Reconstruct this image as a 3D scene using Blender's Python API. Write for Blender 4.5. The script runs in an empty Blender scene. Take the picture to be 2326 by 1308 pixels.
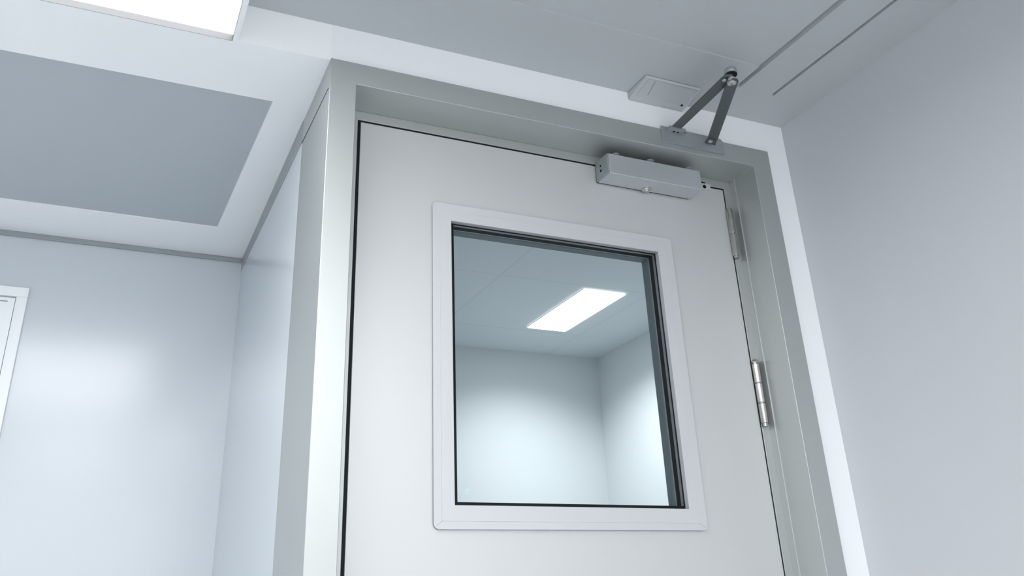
import bpy, bmesh, math
from mathutils import Vector, Matrix

S = bpy.context.scene
C = S.collection

# ------------------------------------------------------------------ camera, world, exposure
cam_data = bpy.data.cameras.new('camera')
cam = bpy.data.objects.new('camera', cam_data)
C.objects.link(cam)
cam.location = (-0.28840, -1.34972, 1.18842)
cam.rotation_mode = 'XYZ'
cam.rotation_euler = (1.998914, 0.0334761, -0.4143612)
cam_data.sensor_fit = 'HORIZONTAL'
cam_data.sensor_width = 36.0
cam_data.lens = 1952.29 * 36.0 / 2326.0
cam_data.shift_x = 36.61 / 2326.0
cam_data.shift_y = -146.96 / 2326.0
cam_data.clip_start = 0.02
S.camera = cam

world = bpy.data.worlds.new('world')
S.world = world
world.use_nodes = True
world.node_tree.nodes['Background'].inputs[0].default_value = (0.75, 0.82, 0.9, 1)
world.node_tree.nodes['Background'].inputs[1].default_value = 0.3

S.view_settings.view_transform = 'Standard'
S.view_settings.look = 'None'
S.view_settings.exposure = 0.52
S.view_settings.gamma = 1.0
S.view_settings.use_curve_mapping = False
S.cycles.max_bounces = 16
S.cycles.diffuse_bounces = 10
S.cycles.glossy_bounces = 6
S.cycles.transparent_max_bounces = 16
S.cycles.sample_clamp_indirect = 6.0

LAMP = 7.5          # radiance of the near room's luminaire and the two added behind the viewer
LAMP_FAR = 3.5       # radiance of the luminaire in the room behind the door
FILL_WINDOW = 2.4        # radiance of the added fill window behind the viewer
LAMP_COLOR = (0.97, 0.985, 1.0, 1)

# ------------------------------------------------------------------ materials
def principled(name, color, rough=0.5, metal=0.0, spec=0.5, var=0.02, scale=3.0, bump=0.0, bump_scale=200.0, stretch=None, coat=0.0):
    m = bpy.data.materials.new(name)
    m.use_nodes = True
    nt = m.node_tree
    b = nt.nodes['Principled BSDF']
    b.inputs['Metallic'].default_value = metal
    b.inputs['Roughness'].default_value = rough
    b.inputs['Specular IOR Level'].default_value = spec
    b.inputs['Coat Weight'].default_value = coat
    b.inputs['Coat Roughness'].default_value = 0.2
    tc = nt.nodes.new('ShaderNodeTexCoord')
    mp = nt.nodes.new('ShaderNodeMapping')
    nt.links.new(tc.outputs['Object'], mp.inputs['Vector'])
    if stretch:
        mp.inputs['Scale'].default_value = stretch
    nz = nt.nodes.new('ShaderNodeTexNoise')
    nz.inputs['Scale'].default_value = scale
    nz.inputs['Detail'].default_value = 3
    nt.links.new(mp.outputs['Vector'], nz.inputs['Vector'])
    rp = nt.nodes.new('ShaderNodeValToRGB')
    rp.color_ramp.elements[0].position = 0.3
    rp.color_ramp.elements[1].position = 0.7
    rp.color_ramp.elements[0].color = [max(0, c * (1 - var)) for c in color] + [1]
    rp.color_ramp.elements[1].color = [min(1, c * (1 + var)) for c in color] + [1]
    nt.links.new(nz.outputs['Fac'], rp.inputs['Fac'])
    nt.links.new(rp.outputs['Color'], b.inputs['Base Color'])
    if bump:
        nb = nt.nodes.new('ShaderNodeTexNoise')
        nb.inputs['Scale'].default_value = bump_scale
        nt.links.new(mp.outputs['Vector'], nb.inputs['Vector'])
        bp = nt.nodes.new('ShaderNodeBump')
        bp.inputs['Strength'].default_value = bump
        bp.inputs['Distance'].default_value = 0.001
        nt.links.new(nb.outputs['Fac'], bp.inputs['Height'])
        nt.links.new(bp.outputs['Normal'], b.inputs['Normal'])
    return m

def emission(name, color, strength):
    m = bpy.data.materials.new(name)
    m.use_nodes = True
    nt = m.node_tree
    nt.nodes.clear()
    e = nt.nodes.new('ShaderNodeEmission')
    e.inputs['Color'].default_value = color
    e.inputs['Strength'].default_value = strength
    o = nt.nodes.new('ShaderNodeOutputMaterial')
    nt.links.new(e.outputs[0], o.inputs['Surface'])
    return m

def glass_material():
    m = bpy.data.materials.new('window_glass')
    m.use_nodes = True
    nt = m.node_tree
    nt.nodes.clear()
    tr = nt.nodes.new('ShaderNodeBsdfTransparent')
    tr.inputs['Color'].default_value = (0.965, 0.98, 0.985, 1)
    gl = nt.nodes.new('ShaderNodeBsdfGlossy')
    gl.inputs['Roughness'].default_value = 0.01
    fr = nt.nodes.new('ShaderNodeFresnel')
    fr.inputs['IOR'].default_value = 1.2
    mx = nt.nodes.new('ShaderNodeMixShader')
    o = nt.nodes.new('ShaderNodeOutputMaterial')
    nt.links.new(fr.outputs[0], mx.inputs['Fac'])
    nt.links.new(tr.outputs[0], mx.inputs[1])
    nt.links.new(gl.outputs[0], mx.inputs[2])
    nt.links.new(mx.outputs[0], o.inputs['Surface'])
    return m

M = {
    'wall_white': principled('wall_white_panel', (0.91, 0.92, 0.932), 0.38, var=0.01, scale=1.2),
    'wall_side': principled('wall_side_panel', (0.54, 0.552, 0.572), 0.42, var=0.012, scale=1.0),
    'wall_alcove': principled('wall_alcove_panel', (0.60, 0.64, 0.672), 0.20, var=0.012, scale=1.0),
    'ceiling_grey': principled('ceiling_grey_panel', (0.49, 0.513, 0.527), 0.40, var=0.015, scale=1.0),
    'ceiling_white': principled('ceiling_white_gloss', (0.955, 0.96, 0.965), 0.32, coat=0.3, var=0.01, scale=1.0),
    'cover': principled('cover_plastic', (0.50, 0.53, 0.54), 0.45, var=0.01),
    'panel_grey': principled('panel_grey', (0.47, 0.505, 0.53), 0.5, var=0.02, scale=1.5),
    'trim_grey': principled('trim_grey', (0.33, 0.36, 0.37), 0.5, var=0.02),
    'floor': principled('floor_vinyl', (0.62, 0.63, 0.64), 0.35, var=0.03, scale=8.0),
    'frame': principled('frame_grey_paint', (0.50, 0.522, 0.513), 0.45, metal=0.75, var=0.015, scale=2.0, bump=0.05, bump_scale=120.0),
    'leaf': principled('door_grey_paint', (0.60, 0.613, 0.607), 0.38, metal=0.35, var=0.012, scale=1.5, bump=0.04, bump_scale=120.0),
    'alu': principled('white_aluminium_bead', (0.56, 0.57, 0.577), 0.35, metal=0.1, var=0.01),
    'bead': principled('grey_glazing_bead', (0.22, 0.25, 0.27), 0.5, var=0.03),
    'reveal_shaded': principled('shaded_reveal_grey', (0.36, 0.38, 0.39), 0.45, var=0.02),  # grey stands in for shade on the frame's inner return
    'spacer': principled('grey_spacer_bar', (0.36, 0.38, 0.38), 0.4, metal=0.3, var=0.03),
    'rubber': principled('black_rubber', (0.008, 0.010, 0.011), 0.6, var=0.1, spec=0.2),
    'closer': principled('closer_silver_paint', (0.58, 0.60, 0.62), 0.36, metal=0.65, var=0.02, scale=20.0, bump=0.03, bump_scale=600.0),
    'closer_cap': principled('closer_end_cap', (0.33, 0.365, 0.37), 0.45, metal=0.4, var=0.03),
    'arm': principled('dark_steel_arm', (0.13, 0.147, 0.15), 0.42, metal=0.55, var=0.04, scale=15.0, stretch=(1, 1, 6)),
    'bracket': principled('bracket_grey_steel', (0.34, 0.372, 0.38), 0.38, metal=0.4, var=0.03, scale=20.0),
    'chrome': principled('chrome_steel', (0.58, 0.585, 0.575), 0.16, metal=1.0, var=0.03, scale=30.0),
    'steel': principled('brushed_steel', (0.42, 0.415, 0.395), 0.22, metal=0.95, var=0.08, scale=60.0, bump=0.1, bump_scale=400.0),
    'black': principled('black_hole', (0.01, 0.01, 0.01), 0.7, var=0.1, spec=0.1),
    'lens': emission('luminaire_lens', LAMP_COLOR, LAMP),
    'lens_far': emission('luminaire_lens_far', LAMP_COLOR, LAMP_FAR),
    'frosted': emission('fill_window_glow', (0.98, 0.99, 1.0, 1), FILL_WINDOW),  # glow of the added fill window
    'lip': principled('luminaire_lip', (0.055, 0.055, 0.058), 0.5, var=0.01),
    'stamp': principled('etched_stamp', (0.55, 0.68, 0.66), 0.6, var=0.02),
    'glass': glass_material(),
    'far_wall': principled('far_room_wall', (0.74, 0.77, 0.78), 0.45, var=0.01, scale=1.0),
}

def tile_ceiling_material():
    """grey-white tiles with thin darker joints, a regular grid in the room's own coordinates"""
    m = principled('far_room_ceiling_tiles', (0.80, 0.85, 0.87), 0.5, var=0.01, scale=1.0)
    nt = m.node_tree
    b = nt.nodes['Principled BSDF']
    src = b.inputs['Base Color'].links[0].from_socket
    tc = [n for n in nt.nodes if n.type == 'TEX_COORD'][0]
    sep = nt.nodes.new('ShaderNodeSeparateXYZ')
    nt.links.new(tc.outputs['Object'], sep.inputs[0])
    facs = []
    for ax, off, per in (('X', 1.250, 0.80), ('Y', 1.975, 0.72)):
        a = nt.nodes.new('ShaderNodeMath'); a.operation = 'SUBTRACT'
        nt.links.new(sep.outputs[ax], a.inputs[0]); a.inputs[1].default_value = off
        p = nt.nodes.new('ShaderNodeMath'); p.operation = 'PINGPONG'
        nt.links.new(a.outputs[0], p.inputs[0]); p.inputs[1].default_value = per / 2
        l = nt.nodes.new('ShaderNodeMath'); l.operation = 'LESS_THAN'
        nt.links.new(p.outputs[0], l.inputs[0]); l.inputs[1].default_value = 0.005
        facs.append(l)
    mx = nt.nodes.new('ShaderNodeMath'); mx.operation = 'MAXIMUM'
    nt.links.new(facs[0].outputs[0], mx.inputs[0]); nt.links.new(facs[1].outputs[0], mx.inputs[1])
    mix = nt.nodes.new('ShaderNodeMix'); mix.data_type = 'RGBA'
    nt.links.new(mx.outputs[0], mix.inputs[0])
    nt.links.new(src, mix.inputs[6])
    mix.inputs[7].default_value = (0.725, 0.775, 0.80, 1)
    nt.links.new(mix.outputs[2], b.inputs['Base Color'])
    return m
M['far_ceiling'] = tile_ceiling_material()

# ------------------------------------------------------------------ mesh helpers
def add_box(bm, x0, x1, y0, y1, z0, z1):
    v = [bm.verts.new((x, y, z)) for z in (z0, z1) for y in (y0, y1) for x in (x0, x1)]
    for f in ((0, 2, 3, 1), (4, 5, 7, 6), (0, 1, 5, 4), (2, 6, 7, 3), (0, 4, 6, 2), (1, 3, 7, 5)):
        bm.faces.new([v[i] for i in f])

def add_lathe(bm, profile, origin, axis='Z', n=40):
    """profile: list of (radius, height along axis); closed with caps"""
    o = Vector(origin)
    def place(r, h, a):
        c, s = r * math.cos(a), r * math.sin(a)
        if axis == 'Z': return o + Vector((c, s, h))
        if axis == 'X': return o + Vector((h, c, s))
        return o + Vector((s, h, c))
    rings = []
    for r, h in profile:
        rings.append([bm.verts.new(place(max(r, 1e-5), h, 2 * math.pi * k / n)) for k in range(n)])
    for a, b in zip(rings, rings[1:]):
        for k in range(n):
            bm.faces.new((a[k], a[(k + 1) % n], b[(k + 1) % n], b[k]))
    bm.faces.new(list(reversed(rings[0])))
    bm.faces.new(rings[-1])

def add_prism(bm, pts, h0, h1, axis='Z'):
    """pts: outline in the plane normal to axis (Z: x,y; Y: x,z; X: y,z)"""
    def P(p, h):
        if axis == 'Z': return (p[0], p[1], h)
        if axis == 'Y': return (p[0], h, p[1])
        return (h, p[0], p[1])
    a = [bm.verts.new(P(p, h0)) for p in pts]
    b = [bm.verts.new(P(p, h1)) for p in pts]
    n = len(pts)
    for k in range(n):
        bm.faces.new((a[k], a[(k + 1) % n], b[(k + 1) % n], b[k]))
    bm.faces.new(list(reversed(a)))
    bm.faces.new(b)

def round_rect(x0, x1, z0, z1, r, n=8):
    pts = []
    for cx, cz, a0 in ((x1 - r, z1 - r, 0), (x0 + r, z1 - r, 90), (x0 + r, z0 + r, 180), (x1 - r, z0 + r, 270)):
        for k in range(n + 1):
            a = math.radians(a0 + 90 * k / n)
            pts.append((cx + r * math.cos(a), cz + r * math.sin(a)))
    return pts

def add_ring(bm, outer, inner, y0, y1):
    """rectangular ring in the x-z plane from y0 to y1; outer/inner are equal-length outlines"""
    n = len(outer)
    def ring(pts, y): return [bm.verts.new((p[0], y, p[1])) for p in pts]
    o0, o1, i0, i1 = ring(outer, y0), ring(outer, y1), ring(inner, y0), ring(inner, y1)
    for k in range(n):
        j = (k + 1) % n
        bm.faces.new((o0[k], o0[j], i0[j], i0[k]))
        bm.faces.new((o1[j], o1[k], i1[k], i1[j]))
        bm.faces.new((o0[j], o0[k], o1[k], o1[j]))
        bm.faces.new((i0[k], i0[j], i1[j], i1[k]))

def grid_solid(us, vs, holes, w0, w1, axis='Z', shift=None):
    """a slab between w0 and w1 over the cells of us x vs, leaving out the cells in holes"""
    bm = bmesh.new()
    def P(u, v, w):
        if shift: u, v = shift(u, v)
        if axis == 'Z': return (u, v, w)
        if axis == 'Y': return (u, w, v)
        return (w, u, v)
    grid = {}
    def V(i, j, k):
        if (i, j, k) not in grid:
            grid[(i, j, k)] = bm.verts.new(P(us[i], vs[j], (w0, w1)[k]))
        return grid[(i, j, k)]
    nu, nv = len(us) - 1, len(vs) - 1
    def solid(i, j): return 0 <= i < nu and 0 <= j < nv and (i, j) not in holes
    for i in range(nu):
        for j in range(nv):
            if not solid(i, j): continue
            bm.faces.new((V(i, j, 0), V(i, j + 1, 0), V(i + 1, j + 1, 0), V(i + 1, j, 0)))
            bm.faces.new((V(i, j, 1), V(i + 1, j, 1), V(i + 1, j + 1, 1), V(i, j + 1, 1)))
            if not solid(i - 1, j): bm.faces.new((V(i, j, 0), V(i, j, 1), V(i, j + 1, 1), V(i, j + 1, 0)))
            if not solid(i + 1, j): bm.faces.new((V(i + 1, j, 0), V(i + 1, j + 1, 0), V(i + 1, j + 1, 1), V(i + 1, j, 1)))
            if not solid(i, j - 1): bm.faces.new((V(i, j, 0), V(i + 1, j, 0), V(i + 1, j, 1), V(i, j, 1)))
            if not solid(i, j + 1): bm.faces.new((V(i, j + 1, 0), V(i, j + 1, 1), V(i + 1, j + 1, 1), V(i + 1, j + 1, 0)))
    return bm

def obj(name, bm, mat, parent=None, bevel=0.0, segs=2, smooth=False, label=None):
    bmesh.ops.recalc_face_normals(bm, faces=bm.faces)
    me = bpy.data.meshes.new(name)
    bm.to_mesh(me)
    bm.free()
    me.materials.append(M[mat])
    o = bpy.data.objects.new(name, me)
    C.objects.link(o)
    if parent:
        o.parent = parent
        o.location = -Vector(parent_origin(parent))
    if smooth or bevel:
        for p in me.polygons: p.use_smooth = True
        me.set_sharp_from_angle(angle=math.radians(35))
    if bevel:
        bv = o.modifiers.new('bevel', 'BEVEL')
        bv.width = bevel
        bv.segments = segs
        bv.limit_method = 'ANGLE'
        bv.angle_limit = math.radians(40)
        bv.harden_normals = True
    if label: o['label'] = label
    return o

def parent_origin(p):
    loc = Vector(p.location)
    while p.parent:
        p = p.parent
        loc += Vector(p.location)
    return loc

def box_obj(name, b, mat, parent=None, **kw):
    bm = bmesh.new()
    add_box(bm, *b)
    return obj(name, bm, mat, parent, **kw)

def thing(name, label, cat, loc=(0, 0, 0), group=None, kind=None):
    o = bpy.data.objects.new(name, None)
    o.empty_display_size = 0.05
    C.objects.link(o)
    o.location = loc
    return tag(o, label, cat, group, kind)

def tag(o, label, cat, group=None, kind=None):
    o['label'] = label
    o['category'] = cat
    if group: o['group'] = group
    if kind: o['kind'] = kind
    return o

def struct(o, label, cat):
    return tag(o, label, cat, kind='structure')

# ------------------------------------------------------------------ key dimensions (metres)
ZS = 2.160        # white lower ceiling of the alcove, top of the door frame
ZC = 2.2425       # grey ceiling in front of the door
XR = 1.104        # right-hand wall
XE = -0.170       # edge of the lower ceiling
YB = 1.067        # back wall of the alcove
YW = 0.008        # wall around the door frame
YN = -3.2         # near end of the room
XL = -2.2         # left end of the room
FW = 1.040        # door frame outer width
JL, JR, JT = 0.0505, 0.9902, 2.1123     # opening of the frame
YD = 0.090        # front of the door leaf
DL, DR, DT = 0.0850, 0.9662, 2.0880     # door leaf

# ------------------------------------------------------------------ the room shell
struct(box_obj('floor', (XL - .06, 2.6, YN - .06, 3.2, -0.05, 0.0), 'floor'), 'pale grey vinyl floor of the clean room', 'floor')

# grey ceiling: backing slab, panels hung under it with open joints
bm = bmesh.new()
add_box(bm, XE - .0, XR + .06, YN, YW, ZC + .012, ZC + .06)
add_box(bm, XE, 0.884, YN, -0.181, ZC + .0035, ZC + .012)
add_box(bm, XE, 0.884, -0.181, -0.100, ZC, ZC + .012)
add_box(bm, 0.896, 0.983, YN, -0.100, ZC, ZC + .012)
add_box(bm, 0.991, XR + .06, YN, -0.100, ZC, ZC + .012)
add_box(bm, XE, XR + .06, -0.100, YW, ZC, ZC + .012)
struct(obj('ceiling', bm, 'ceiling_grey'), 'grey panelled ceiling with thin joints in front of the door', 'ceiling')

# white lower ceiling with openings for the luminaires and the grey panel
LX0, LX1 = -0.780, -0.180
us = [XL - .06, -1.25, LX0, LX1, XE, -0.085, 0.0]
vs = [YN, -3.0, -1.8, -1.186, YW, 0.014, 0.191, 0.866, YB + .0]
holes = {(2, 3), (2, 4), (2, 1)}
for i in (1, 2, 3, 4): holes.add((i, 6))
for j in range(0, 4):
    for i in (4, 5): holes.add((i, j))
def skew(u, v):
    if abs(u + 0.085) < 1e-6 and 0.1 < v < 1.0:
        return (-0.074 if v < 0.5 else -0.097, v)
    return (u, v)
struct(obj('ceiling', grid_solid(us, vs, holes, ZS, ZS + .15, 'Z', skew), 'ceiling_white'), 'glossy white lower ceiling of the alcove on the left', 'ceiling')

# grey panel set into the white ceiling
bm = bmesh.new()
add_prism(bm, [(-1.25, 0.191), (-0.074, 0.191), (-0.097, 0.866), (-1.25, 0.866)], ZS + .004, ZS + .02)
tag(obj('ceiling_panel', bm, 'panel_grey'), 'large flat grey panel set into the white alcove ceiling', 'ceiling panel')

# walls
bm = grid_solid([0.0, FW, 2.6], [0.0, ZS, 2.7], {(0, 0)}, YW, 0.238, 'Y')
struct(obj('wall_back', bm, 'wall_white'), 'white wall around and above the grey door frame', 'wall')
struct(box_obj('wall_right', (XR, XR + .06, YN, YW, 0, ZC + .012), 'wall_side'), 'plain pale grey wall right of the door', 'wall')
struct(box_obj('wall_left', (XL - .06, XL, YN, YB, 0, ZS), 'wall_alcove'), 'white wall at the left end of the room', 'wall')
struct(box_obj('wall_rear', (XL - .06, XR + .06, YN - .06, YN, 0, ZC + .06), 'wall_white'), 'white wall at the near end of the room', 'wall')
struct(box_obj('wall_alcove', (XL - .06, 0.0, YB, YB + .06, 0, 2.4), 'wall_alcove'), 'glossy white back wall of the alcove on the left', 'wall')
struct(box_obj('wall_partition', (0.0, 0.046, 0.243, 3.16, 0, 2.7), 'wall_alcove'), 'white side wall of the alcove, behind the door frame', 'wall')

# room behind the door
XF, YF, ZF = 2.385, 3.08, 2.60
struct(box_obj('wall_far', (0.046, XF + .06, YF, YF + .06, 0, ZF), 'far_wall'), 'white end wall of the room seen through the door window', 'wall')
struct(box_obj('wall_far_right', (XF, XF + .06, 0.238, YF, 0, ZF), 'far_wall'), 'white right wall of the room seen through the door window', 'wall')
bm = grid_solid([0.046, 1.700, 1.940, XF + .06], [0.238, 2.016, 2.648, YF + .06], {(1, 1)}, ZF, ZF + .08)
struct(obj('ceiling', bm, 'far_ceiling'), 'tiled pale ceiling of the room seen through the door window', 'ceiling')

# coving strips of the alcove
bm = bmesh.new()
add_prism(bm, [(0.243, 2.106), (1.067, 2.122), (1.067, ZS), (0.243, ZS)], -0.0008, 0.0, 'X')
struct(obj('trim_1', bm, 'trim_grey'), 'grey coving strip along the top of the alcove side wall', 'trim')
struct(box_obj('trim_2', (XL, -0.003, YB - .006, YB, 2.146, ZS), 'trim_grey', bevel=.002), 'thin grey coving strip along the top of the alcove back wall', 'trim')

# ------------------------------------------------------------------ luminaires
def luminaire(label, x0, x1, y0, y1, z, recess, mat, group=None):
    t = thing('ceiling_light', label, 'ceiling light', ((x0 + x1) / 2, (y0 + y1) / 2, z), group)
    bm = bmesh.new()
    e = 0.0008
    add_box(bm, x0, x0 + e, y0, y1, z, z + recess + .01)
    add_box(bm, x1 - e, x1, y0, y1, z, z + recess + .01)
    add_box(bm, x0 + e, x1 - e, y0, y0 + e, z, z + recess + .01)
    add_box(bm, x0 + e, x1 - e, y1 - e, y1, z, z + recess + .01)
    add_box(bm, x0, x1, y0, y1, z + recess + .01, z + recess + .014)
    obj('housing', bm, 'lip', t)
    box_obj('diffuser', (x0 + e, x1 - e, y0 + e, y1 - e, z + recess, z + max(recess + .008, .002)), mat, t)
    return t
luminaire('bright recessed ceiling light at the upper left edge of the picture', LX0, LX1, -1.186, 0.014, ZS, .014, 'lens')
luminaire('unseen recessed ceiling light added behind the viewer for brightness', LX0, LX1, -3.0, -1.8, ZS, .014, 'lens')  # added out of view to raise the room's brightness
far_light = luminaire('small bright ceiling light in the room seen through the door window', 1.705, 1.935, 2.012, 2.640, ZF, -.006, 'lens_far')
fl = bpy.data.lights.new('added_far_lamp', 'AREA')  # extra lamp added under the lens, beam narrowed to keep upper walls dim
fl.shape = 'RECTANGLE'
fl.size, fl.size_y = 0.22, 0.62
fl.energy = 10.0
fl.spread = math.radians(138)
fl.color = LAMP_COLOR[:3]
flo = bpy.data.objects.new('added_far_lamp', fl)
C.objects.link(flo)
flo.parent = far_light
flo.location = (0, 0, -.008)
t = thing('ceiling_light', 'unseen surface ceiling light added behind the viewer for brightness', 'ceiling light', (0.4, -2.3, ZC))  # added out of view as extra light on the door side
bm = bmesh.new()
add_box(bm, 0.0, 0.6, -2.9, -1.7, ZC - .012, ZC)
obj('housing', bm, 'lip', t)
box_obj('diffuser', (0.01, 0.59, -2.89, -1.71, ZC - .018, ZC - .012), 'lens', t)

# unseen glowing window, added behind the viewer to light the door from the front
WA = (-1.6, 0.9, 1.42, 2.12)
w1 = thing('fill_window_1', 'wide glowing fill light, added as a window in the wall behind the viewer', 'window', (-0.4, YN, WA[2]), kind='structure')
bm = bmesh.new()
add_ring(bm, round_rect(*WA, .001, 1), round_rect(WA[0] + .05, WA[1] - .05, WA[2] + .05, WA[3] - .05, .001, 1), YN, YN + .03)
obj('window_frame', bm, 'alu', w1)
box_obj('fill_pane', (WA[0] + .05, WA[1] - .05, YN + .002, YN + .012, WA[2] + .05, WA[3] - .05), 'frosted', w1)

# ------------------------------------------------------------------ door frame
fr = thing('trim_3', 'grey painted steel door frame around the door with the window', 'door frame', (0, 0, 0), kind='structure')
bm = grid_solid([0.0, JL, JR, FW], [0.0, JT, ZS], {(1, 0)}, 0.0, 0.243, 'Y')
obj('frame_profile', bm, 'frame', fr, bevel=.0012)
bm = grid_solid([JL, DL - .006, DR + .0035, JR], [0.0, DT + .004, JT], {(1, 0)}, YD, 0.20, 'Y')
obj('door_stop', bm, 'frame', fr, bevel=.0008)
box_obj('return_strip', (JR - .0025, JR + .001, 0.071, YD + .01, 0.0, JT), 'frame', fr, bevel=.0008)
bm = bmesh.new()
add_prism(bm, [(0.010, 2.0975), (0.243, 2.1035), (0.243, 2.1055), (0.010, 2.0985)], -.0006, 0.0005, 'X')
obj('joint_line', bm, 'rubber', fr, label='thin dark joint line on the left side of the frame')
# black seal that shows in the gap around the leaf
bm = bmesh.new()
add_box(bm, DL - .006, DL, YD + .0022, YD + .04, 0.0, DT + .004)
add_box(bm, DR, DR + .0035, YD + .0022, YD + .04, 0.0, DT + .004)
add_box(bm, DL, DR, YD + .0022, YD + .04, DT, DT + .004)
obj('seal', bm, 'rubber', fr, label='black rubber seal in the gap around the door')

# ------------------------------------------------------------------ door with its window
WX0, WX1, WZ0, WZ1 = 0.2335, 0.7940, 1.3235, 1.9353      # outer edge of the window frame
OX0, OX1, OZ0, OZ1 = 0.2720, 0.7560, 1.3625, 1.8990      # clear opening
door = thing('door_1', 'pale grey steel door with a square glazed window', 'door', (DL, YD, 0.0), kind='structure')
bm = grid_solid([DL, OX0, OX1, DR], [0.004, OZ0, OZ1, DT], {(1, 1)}, YD, YD + .045, 'Y')
obj('leaf', bm, 'leaf', door, bevel=.001)
wf = bmesh.new()
n = 8
mid = (0.2485, 0.7765, 1.3365, 1.9200)
add_ring(wf, round_rect(WX0, WX1, WZ0, WZ1, .010, n), round_rect(*mid, .0012, n), YD - .0052, YD - .0044)
add_ring(wf, round_rect(*mid, .0012, n), round_rect(OX0, OX1, OZ0, OZ1, .001, n), YD - .0055, YD - .0)
frame_o = obj('window_frame', wf, 'alu', door, bevel=.0004, label='white aluminium frame around the door window')
bm = bmesh.new()
add_ring(bm, round_rect(WX0 + .0004, WX1 - .0004, WZ0 + .0004, WZ1 - .0004, .010, n), round_rect(*mid, .0012, n), YD - .0044, YD)
obj('gap_shadow_ring', bm, 'bead', frame_o, label='dark ring standing in for the shadow gap under the edge of the window frame')  # dark colour draws the shadow line around the window frame
# mitre joints of the window frame: fine grooves shown as thin dark inlays
bm = bmesh.new()
for cx, cz, ox, oz in ((WX0, WZ0, OX0, OZ0), (WX1, WZ0, OX1, OZ0)):
    a = Vector((cx + (ox - cx) * .12, cz + (oz - cz) * .12)); b = Vector((mid[0] if cx < ox else mid[1], mid[2] if cz < oz else mid[3]))
    d = (b - a).normalized(); nrm = Vector((-d.y, d.x)) * .00015
    add_prism(bm, [tuple(a - nrm), tuple(b - nrm), tuple(b + nrm), tuple(a + nrm)], YD - .0053, YD - .0047, 'Y')
obj('mitre_joint', bm, 'lip', frame_o)
# glazing layers inside the opening, front to back
def layer(name, y0, y1, inset, mat, **kw):
    bm = bmesh.new()
    add_ring(bm, [(OX1, OZ1), (OX0, OZ1), (OX0, OZ0), (OX1, OZ0)], [(OX1 - inset, OZ1 - inset), (OX0 + inset, OZ1 - inset), (OX0 + inset, OZ0 + inset), (OX1 - inset, OZ0 + inset)], y0, y1)
    return obj(name, bm, mat, door, **kw)
layer('glazing_bead', YD - .0050, YD + .0060, .0004, 'reveal_shaded')  # front return coloured darker to read as shaded
bm = bmesh.new()
add_ring(bm, [(OX1, OZ1), (OX0, OZ1), (OX0, OZ0), (OX1, OZ0)],
         [(OX1 - .0022, OZ1 - .0022), (OX0 + .0095, OZ1 - .0022), (OX0 + .0095, OZ0 + .0068), (OX1 - .0022, OZ0 + .0068)], YD + .0060, YD + .0082)
obj('gasket', bm, 'rubber', door, label='black rubber gasket around the glass')
layer('spacer', YD + .0115, YD + .0180, .0010, 'spacer')
layer('gasket', YD + .0180, YD + .0310, .0014, 'rubber', label='black rubber gasket around the glass')
layer('spacer', YD + .0310, YD + .0340, .0020, 'spacer')
layer('glazing_bead', YD + .0375, YD + .0580, .0024, 'bead', label='grey bead behind the glass')
for y in (YD + .0084, YD + .0342):
    box_obj('glass_pane', (OX0 + .0005, OX1 - .0005, y, y + .003, OZ0 + .0005, OZ1 - .0005), 'glass', door, label='clear glass pane')
# faint etched stamp in the lower left corner of the glass
bm = bmesh.new()
for k, (a, b) in enumerate(((0.2960, 0.3075), (0.2975, 0.3060), (0.2965, 0.3070))):
    add_box(bm, a, b, YD + .0078, YD + .0083, 1.3905 - k * .0036, 1.3920 - k * .0036)
obj('glass_stamp', bm, 'stamp', door, label='faint etched stamp in the corner of the glass')

# ------------------------------------------------------------------ hinges
def hinge(label, x, y, z0, z1, knuckles, tilt):
    t = thing('hinge', label, 'hinge', (x, y, z0), 'steel hinges on the right edge of the door')
    R = .0078
    h = (z1 - z0) / knuckles
    for k in range(knuckles):
        bm = bmesh.new()
        a, b = z0 + k * h + .0005, z0 + (k + 1) * h - .0005
        add_lathe(bm, [(R - .0012, 0), (R, .0012), (R, b - a - .0012), (R - .0012, b - a)], (x, y, a))
        obj('knuckle', bm, 'steel', t, smooth=True)
    bm = bmesh.new()
    add_lathe(bm, [(R * .78, 0), (R * .78, z1 - z0 + .001), (R * .95, z1 - z0 + .002), (R * .95, z1 - z0 + .006), (R * .7, z1 - z0 + .009), (R * .3, z1 - z0 + .010)], (x, y, z0 - .0002))
    add_lathe(bm, [(R * .3, -.007), (R * .72, -.006), (R * .72, 0.0005)], (x, y, z0))
    obj('pin', bm, 'steel', t, smooth=True)
    bm = bmesh.new()
    add_box(bm, x + .002, x + .013, YD - .0022, YD - .0002, z0, z1)
    obj('hinge_leaf', bm, 'steel', t, bevel=.0005)
    return t
hinge('upper steel barrel hinge, just below the top right corner of the door', 0.9695, YD - .0066, 1.917, 2.028, 2, 0)
hinge('lower steel barrel hinge in three sections, beside the door window', 0.9735, YD - .0066, 1.537, 1.665, 3, 0)

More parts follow.
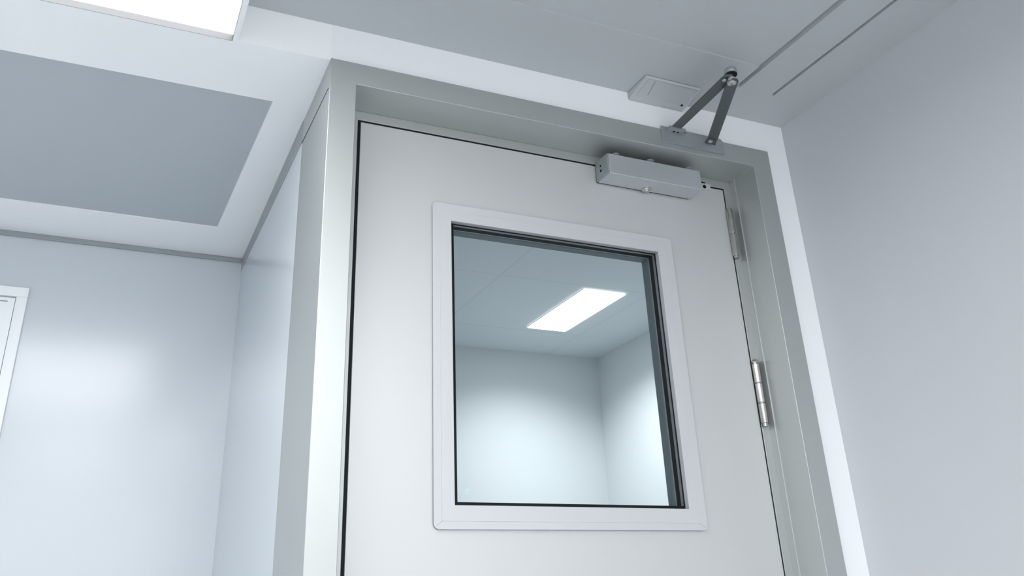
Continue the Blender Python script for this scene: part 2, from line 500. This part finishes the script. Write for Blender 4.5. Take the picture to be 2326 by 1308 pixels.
# ------------------------------------------------------------------ door closer
cl = thing('door_closer', 'silver overhead door closer with two dark arms folded above the door', 'door closer', (0.74, YD, 2.045))
BX0, BX1, BY0, BZ0, BZ1 = 0.617, 0.862, 0.036, 2.0450, 2.0935
body = box_obj('closer_body', (BX0 + .004, BX1, BY0, YD - .003, BZ0, BZ1), 'closer', cl, bevel=.0018, segs=3)
cap = box_obj('end_cap', (BX0, BX0 + .004, BY0 + .0006, YD - .003, BZ0 + .0006, BZ1 - .0006), 'closer_cap', cl, bevel=.001, label='grey end cap with two screw holes')
box_obj('gap_shadow_plate', (BX0 + .0015, BX1 - .0015, YD - .003, YD - .0002, BZ0 + .0012, BZ1 - .001), 'rubber', cl, label='dark plate standing in for the shadow gap behind the closer body')  # black colour draws the shadow line between closer body and door
bm = bmesh.new()
for z, r in ((2.0755, .0022), (2.0640, .0030)):
    add_lathe(bm, [(r, -.0006), (r, .0004)], (BX0, 0.066, z), 'X', 20)
obj('screw_hole', bm, 'black', cap)
for x, rr in ((0.648, .0095), (0.738, .0110), (0.842, .0090)):
    bm = bmesh.new()
    add_lathe(bm, [(rr * .8, 0), (rr * .8, .0060), (rr, .0065), (rr, .0092), (rr - .001, .0104), (rr * .35, .0104), (rr * .3, .0092), (.0005, .0092)], (x, 0.052, BZ1 - .0002))
    obj('screw_cap', bm, 'bracket', cl, smooth=True)
bm = bmesh.new()
add_lathe(bm, [(.0005, -.006), (.005, -.006), (.0055, -.0045), (.0095, -.0045), (.0110, -.003), (.0110, .0004)], (0.738, 0.076, BZ0))
obj('screw_cap', bm, 'chrome', cl, smooth=True)
# flat tab of the back plate that shows right of the body, with its screw
bm = bmesh.new()
add_prism(bm, [(0.85, 2.079), (0.923, 2.079), (0.928, 2.084), (0.9305, 2.0955), (0.85, 2.0995)], YD - .0025, YD - .0002, 'Y')
tab = obj('back_plate', bm, 'alu', cl, bevel=.0005)
bm = bmesh.new()
add_lathe(bm, [(.0045, .0004), (.0045, -.0012), (.0028, -.0016), (.0022, -.0006), (.0004, -.0006)], (0.911, YD - .0025, 2.0865), 'Y', 24)
obj('screw', bm, 'black', tab, smooth=True)
bm = bmesh.new()
add_prism(bm, round_rect(0.898, 0.915, 2.0955, 2.0985, .0012, 4), YD - .0029, YD - .0020, 'Y')
obj('slot', bm, 'black', tab)

# foot plate on the frame
pl = bmesh.new()
add_prism(pl, [(0.7405, 2.130), (0.744, 2.1265), (0.897, 2.1240), (0.9085, 2.1265), (0.9085, 2.158), (0.902, 2.1645), (0.7405, 2.1665)], -0.0030, -0.0002, 'Y')
plate = obj('foot_plate', pl, 'bracket', cl, bevel=.0007)
bm = bmesh.new()
add_prism(bm, round_rect(0.7495, 0.7855, 2.1285, 2.1520, .003, 4), -0.0040, -0.0029, 'Y')
obj('plate_pad', bm, 'bracket', plate, bevel=.0004)

def sloped_bar(bm, a, b, w, z0a, z0b, t, ra=1.0, n=12):
    """flat steel bar with rounded ends from a to b in plan; z0a, z0b its underside at each end"""
    a, b = Vector(a), Vector(b)
    d = (b - a); L = d.length; d.normalize(); p = Vector((-d.y, d.x))
    pts = []
    for k in range(n + 1):
        ang = -math.pi / 2 + math.pi * k / n
        pts.append((L + w / 2 * math.cos(ang), w / 2 * math.sin(ang)))
    for k in range(n + 1):
        ang = math.pi / 2 + math.pi * k / n
        pts.append((w / 2 * math.cos(ang) * ra, w / 2 * math.sin(ang)))
    lo, hi = [], []
    for u, v in pts:
        q = a + d * u + p * v
        z = z0a + (z0b - z0a) * u / L
        lo.append(bm.verts.new((q.x, q.y, z)))
        hi.append(bm.verts.new((q.x, q.y, z + t)))
    m = len(pts)
    for k in range(m):
        bm.faces.new((lo[k], lo[(k + 1) % m], hi[(k + 1) % m], hi[k]))
    bm.faces.new(list(reversed(lo)))
    bm.faces.new(hi)

JX, JY = 0.7600, -0.2250
bm = bmesh.new()
sloped_bar(bm, (0.7690, -0.0170), (0.7575, -0.2180), .0235, 2.1555, 2.1585, .004, 0.3)
arm1 = obj('main_arm', bm, 'arm', cl, bevel=.0006)
bm = bmesh.new()
sloped_bar(bm, (0.8700, -0.0110), (0.7660, -0.2190), .0235, 2.1475, 2.1490, .004, 0.5)
arm2 = obj('forearm', bm, 'arm', cl, bevel=.0006)
# elbow joint
bm = bmesh.new()
add_lathe(bm, [(.0090, 0), (.0115, .0015), (.0125, .004), (.0125, .0095), (.0105, .0125), (.005, .0138)], (JX, JY, 2.1645))
jo = obj('elbow_joint', bm, 'bracket', cl, smooth=True)
bm = bmesh.new()
add_lathe(bm, [(.0118, 0), (.0124, .0012), (.0124, .0022), (.011, .0032)], (JX, JY, 2.1615))
obj('washer', bm, 'rubber', jo, smooth=True)
bm = bmesh.new()
add_lathe(bm, [(.0070, 0), (.0088, .0012), (.0092, .0030), (.0078, .0042), (.0072, .0055), (.0080, .0095), (.0080, .0175)], (JX + .002, JY + .004, 2.1440))
obj('pivot', bm, 'chrome', jo, smooth=True)
bm = bmesh.new()
add_lathe(bm, [(.0040, 0), (.0050, .001), (.0050, .0036)], (JX - .008, JY + .012, 2.1532))
obj('grub_screw', bm, 'chrome', jo, smooth=True)
# feet of the two arms
bm = bmesh.new()
add_prism(bm, round_rect(0.7520, 0.7930, 2.1500, 2.1580, .002, 4), -0.0220, -0.0030, 'Y')
foot1 = obj('arm_foot', bm, 'bracket', arm1, bevel=.0008)
for x in (0.7660, 0.7760):
    bm = bmesh.new()
    add_lathe(bm, [(.0026, 0), (.0026, .0010)], (x, -0.0130, 2.1494), 'Z', 20)
    obj('screw_hole', bm, 'black', arm1)
for x, y, z in ((0.7540, -0.0145, 2.1580), (0.7675, -0.0200, 2.1592), (0.7915, -0.0160, 2.1500)):
    bm = bmesh.new()
    add_lathe(bm, [(.0036, -.0008), (.0036, .0016), (.0022, .0030), (.0005, .0032)], (x, y - .003, z - .001), 'Z', 20)
    obj('rivet', bm, 'chrome', arm1, smooth=True)
bm = bmesh.new()
add_prism(bm, [(0.8530, -0.0225), (0.8760, -0.0180), (0.8850, -0.0030), (0.8560, -0.0030)], 2.1440, 2.1478)
obj('arm_foot', bm, 'arm', arm2, bevel=.0008)
bm = bmesh.new()
add_lathe(bm, [(.0008, -.0042), (.0035, -.0038), (.0055, -.0022), (.0058, 0)], (0.8625, -0.0140, 2.1442))
obj('screw', bm, 'chrome', arm2, smooth=True)

# ------------------------------------------------------------------ cover plate on the ceiling
cv = thing('ceiling_cover', 'small rectangular white cover plate on the grey ceiling above the door frame', 'cover plate', (0.74, -0.03, ZC))
CX0, CX1, CY0, CY1, CZ = 0.669, 0.813, -0.068, 0.0075, 2.2225
def wedge(bm):
    """the plate hangs a little lower at the wall than at its front edge"""
    for v in bm.verts:
        if v.co.z < ZC - .0005:
            v.co.z += 0.0135 * (CY1 - v.co.y) / (CY1 - CY0)
    return bm
bm = grid_solid([CX0, 0.679, 0.806, CX1], [CY0, -0.063, -0.008, CY1], {(1, 1)}, CZ, ZC)
obj('cover_frame', wedge(bm), 'cover', cv, bevel=.0025, segs=3)
bm = bmesh.new()
add_box(bm, 0.679, 0.806, -0.063, -0.008, CZ + .0012, ZC)
obj('cover_panel', wedge(bm), 'ceiling_grey', cv, label='grey flap of the cover plate')
bm = bmesh.new()
add_prism(bm, [(0.6960, -0.0610), (0.6985, -0.0605), (0.7055, -0.0180), (0.7030, -0.0175)], CZ + .0006, CZ + .0018)
obj('slot', wedge(bm), 'trim_grey', cv)
bm = bmesh.new()
add_lathe(bm, [(.0030, 0), (.0030, .0012)], (0.7995, -0.0110, CZ + .0006), 'Z', 20)
obj('screw', wedge(bm), 'black', cv)

# ------------------------------------------------------------------ second door on the alcove back wall
d2 = thing('door_2', 'white panel door in a slim frame on the back wall of the alcove', 'door', (-0.95, YB, 0.0), kind='structure')
AX1, AZ1, AX0 = -0.527, 2.0035, -1.43
bm = grid_solid([AX0, AX0 + .026, AX1 - .026, AX1], [0.0, AZ1 - .026], {(1, 0)}, YB - .014, YB, 'Y')
add_box(bm, AX0, AX1, YB - .014, YB, AZ1 - .026, AZ1)
obj('door_frame', bm, 'wall_white', d2, bevel=.0015)
box_obj('leaf', (AX0 + .028, AX1 - .0275, YB - .010, YB, 0.005, AZ1 - .029), 'wall_white', d2, bevel=.001)
bm = bmesh.new()
add_box(bm, AX0 + .060, AX1 - .044, YB - .0106, YB - .0099, AZ1 - .0415, AZ1 - .0385)
obj('slot', bm, 'trim_grey', d2)
